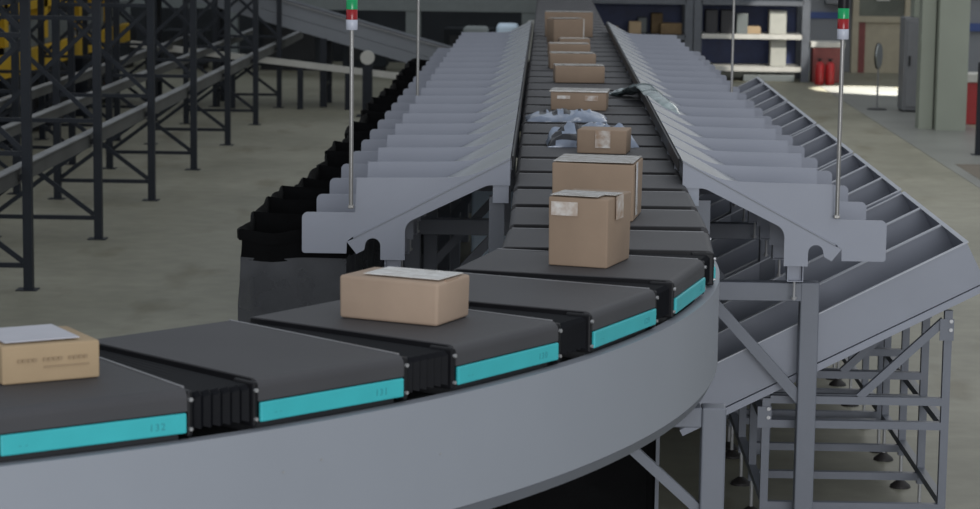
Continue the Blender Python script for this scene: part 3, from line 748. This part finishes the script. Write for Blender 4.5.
for i, x in enumerate((4.78, 4.96)):
    r = thing('fire_extinguisher', ['red fire extinguisher standing next to the shelving post', 'red fire extinguisher standing away from the shelving post'][i], 'fire extinguisher', (x, 42.4, 0), 0, 'fire extinguishers')
    obj('cylinder', MB().lathe([(.075, 0), (.08, .02), (.08, .33), (.06, .38), (.025, .40)], n=20), 'redpaint', r, smooth=True)
    obj('valve', MB().lathe([(.022, .40), (.022, .44)], n=12), 'black', r); obj('handle', MB().box(-.06, .05, -.012, .012, .44, .455), 'black', r)
struct('trim_1', MB().box(4.76, 5.7, 45.97, 46, 1.0, 1.12), 'bluestripe', 'blue painted stripe on the pale back wall', 'stripe')
good('wall_box', 'grey electrical box mounted on the pale back wall', 'electrical box', 5.45, 1.28, .45, .35, 'cabinet', y=45.69)
# framed door / window
struct('window_1', MB().box(5.85, 6.75, 45.90, 45.93, 1.05, 1.9), 'glass', 'greenish window in a beige frame above a beige panel', 'window')
struct('trim_2', MB().box(5.75, 5.87, 45.80, 45.98, .0, 2.0).box(6.73, 6.85, 45.80, 45.98, .0, 2.0).box(5.87, 6.73, 45.80, 45.98, .95, 1.06), 'beige', 'beige wooden frame round window and panel', 'frame')
struct('trim_3', MB().box(5.87, 6.73, 45.85, 45.9, .0, .95), 'beige', 'beige panel below the window', 'panel')
struct('trim_4', MB().box(5.88, 6.0, 45.83, 45.845, .0, .95), 'redbox', 'red vertical strip on the beige panel', 'strip')
for i, z in enumerate((1.35, 1.75)):
    o = obj('notice', MB().box(6.2, 6.45, 45.88, 45.89, z, z + .18), 'board'); tag(o, ['small whitish notice low on the window glass', 'small whitish notice high on the window glass'][i], 'notice')
r = thing('metal_cabinet', 'tall grey metal cabinet beside the grey-green column', 'cabinet', (5.62, 36.6, 0))
obj('body', MB().box(-.24, .32, 0, .5, .03, 1.42), 'cabinet', r, bevel=.01); obj('door', MB().box(-.2, .29, -.015, -.001, .08, 1.38), 'cabinet', r, bevel=.006)
obj('handle', MB().box(-.17, -.14, -.04, -.016, .7, .85), 'darkmetal', r); obj('plinth', MB().box(-.22, .3, .02, .48, 0, .03), 'darkmetal', r)
o = obj('cabinet_locker', MB().box(-.2, .22, 0, .4, 0, .6), 'column', loc=(5.72, 36.65, 1.422), bevel=.01); tag(o, 'olive-green box standing on top of the grey cabinet', 'box')
struct('pillar_1', MB().box(5.40, 5.81, 33.5, 34.1, 0, 6), 'column', 'grey-green square column at the right of the hall', 'column')
struct('pillar_2', MB().box(5.19, 5.38, 33.7, 34.0, 0, 6), 'column', 'narrow pale pilaster next to the square column', 'column')
r = thing('mirror_sign', 'round mirror on a thin stand beside the sunlit floor', 'stand sign', (5.06, 37.0, 0), math.radians(68))
obj('stand_pole', MB().tube((0, 0, .01), (0, 0, .62), .014), 'rail', r); obj('base', MB().lathe([(.16, 0), (.14, .02)], n=20), 'darkmetal', r)
obj('mirror_disc', MB().tube((0, -.015, .82), (0, .0, .82), .19, 28), 'mirror', r); obj('rim', MB().tube((0, .0005, .82), (0, .02, .82), .20, 28), 'black', r)
r = thing('red_cabinet', 'red fire cabinet with a pale top at the right edge', 'cabinet', (6.03, 34.6, 0))
obj('body', MB().box(-.14, .16, 0, .4, 0, .60), 'redpaint', r, bevel=.01); obj('top', MB().box(-.15, .22, -.04, .44, .60, .72), 'board', r, bevel=.01)
r = thing('barrier_post', 'dark barrier post at the right edge of the hall', 'post', (5.385, 30.1, 0))
obj('post', MB().box(-.035, .035, -.035, .035, .01, 1.15), 'rack', r); obj('foot_plate', MB().box(-.08, .08, -.08, .08, 0, .01), 'rack', r)
struct('trim_5', MB().box(6.9, 8.6, 45.9, 45.97, .8, .95), 'bluestripe', 'blue stripe on the wall beyond the column', 'stripe')
struct('trim_6', MB().box(6.9, 8.6, 45.9, 45.97, 1.45, 1.6), 'redbox', 'red stripe on the wall beyond the column', 'stripe')
# pale blue bins under the straight run
for i, (x, y, z0, z1) in enumerate([(-.33, 16.0, 0, 1.45), (-.42, 20.3, 0, 1.2)]):
    o = obj('storage_bin', MB().box(-.14, .14, -.2, .2, z0, z1), 'lightblue', loc=(x, y, 0), bevel=.02); tag(o, ['pale blue upright bin in the gap under the straight run', 'second pale blue bin deeper under the straight run'][i], 'bin')

# ------------------------------------------------------------------ light
w = bpy.data.worlds.new('hall_daylight'); bpy.context.scene.world = w; w.use_nodes = True
bg = w.node_tree.nodes['Background']; bg.inputs['Color'].default_value = (.86, .93, 1.0, 1); bg.inputs['Strength'].default_value = .50
def area(name, loc, rot, sx, sy, power, col=(1, 1, 1)):
    l = bpy.data.lights.new(name, 'AREA'); l.shape = 'RECTANGLE'; l.size = sx; l.size_y = sy; l.energy = power; l.color = col
    o = bpy.data.objects.new(name, l); C.objects.link(o); o.location = loc; o.rotation_euler = rot; o['kind'] = 'helper'; return o
def aim(o, p): o.rotation_euler = (Vector(p) - o.location).to_track_quat('-Z', 'Y').to_euler()
a = area('overhead_fill', (3, 14, 8), (0, 0, 0), 5, 18, 150, (.97, .98, 1));  # soft overhead fill added above the sorter, no roof opening built
a = area('overhead_fill', (5.5, 30, 7), (0, 0, 0), 4, 14, 260, (1, .97, .92))  # second overhead fill, added at the right rear for speculars
a = area('front_fill', (3, -9, 4.5), (0, 0, 0), 12, 5, 1500, (.95, .97, 1)); aim(a, (0, 12, 1.2))  # soft fill added behind the camera to brighten upright faces
def spot(loc, to, ang, power, col=(1, .96, .88), blend=.15):
    l = bpy.data.lights.new('sunbeam', 'SPOT'); l.energy = power; l.spot_size = math.radians(ang); l.spot_blend = blend; l.color = col; l.shadow_soft_size = .05
    o = bpy.data.objects.new('sunbeam', l); C.objects.link(o); o.location = loc; aim(o, to); return o
spot((9.5, 37.5, 6.5), (5.75, 41.0, 0), 14, 22000)
spot((7.0, 37.0, 6.0), (3.9, 43.2, .55), 10, 3500)

# ------------------------------------------------------------------ camera
cam = bpy.data.cameras.new('camera'); co = bpy.data.objects.new('camera', cam); C.objects.link(co)
fpx, pitch, roll, yaw = 2424., .1406, .0125, .0218
F = Vector((-math.sin(yaw) * math.cos(pitch), math.cos(yaw) * math.cos(pitch), -math.sin(pitch)))
R = Vector((math.cos(yaw), math.sin(yaw), 0)); U = R.cross(F)
R2 = R * math.cos(roll) + U * math.sin(roll); U2 = -R * math.sin(roll) + U * math.cos(roll)
m3 = Matrix((R2, U2, -F)).transposed()
co.matrix_world = Matrix.Translation((0, 0, 2.92)) @ m3.to_4x4()
cam.sensor_width = 36; cam.lens = fpx / 980 * 36; cam.clip_end = 200
cam.dof.use_dof = True; cam.dof.focus_distance = 10.2; cam.dof.aperture_fstop = 6.3
sc = bpy.context.scene; sc.camera = co
sc.view_settings.view_transform = 'Standard'; sc.view_settings.look = 'None'; sc.view_settings.gamma = 1; sc.view_settings.exposure = 0
sc.view_settings.use_curve_mapping = False
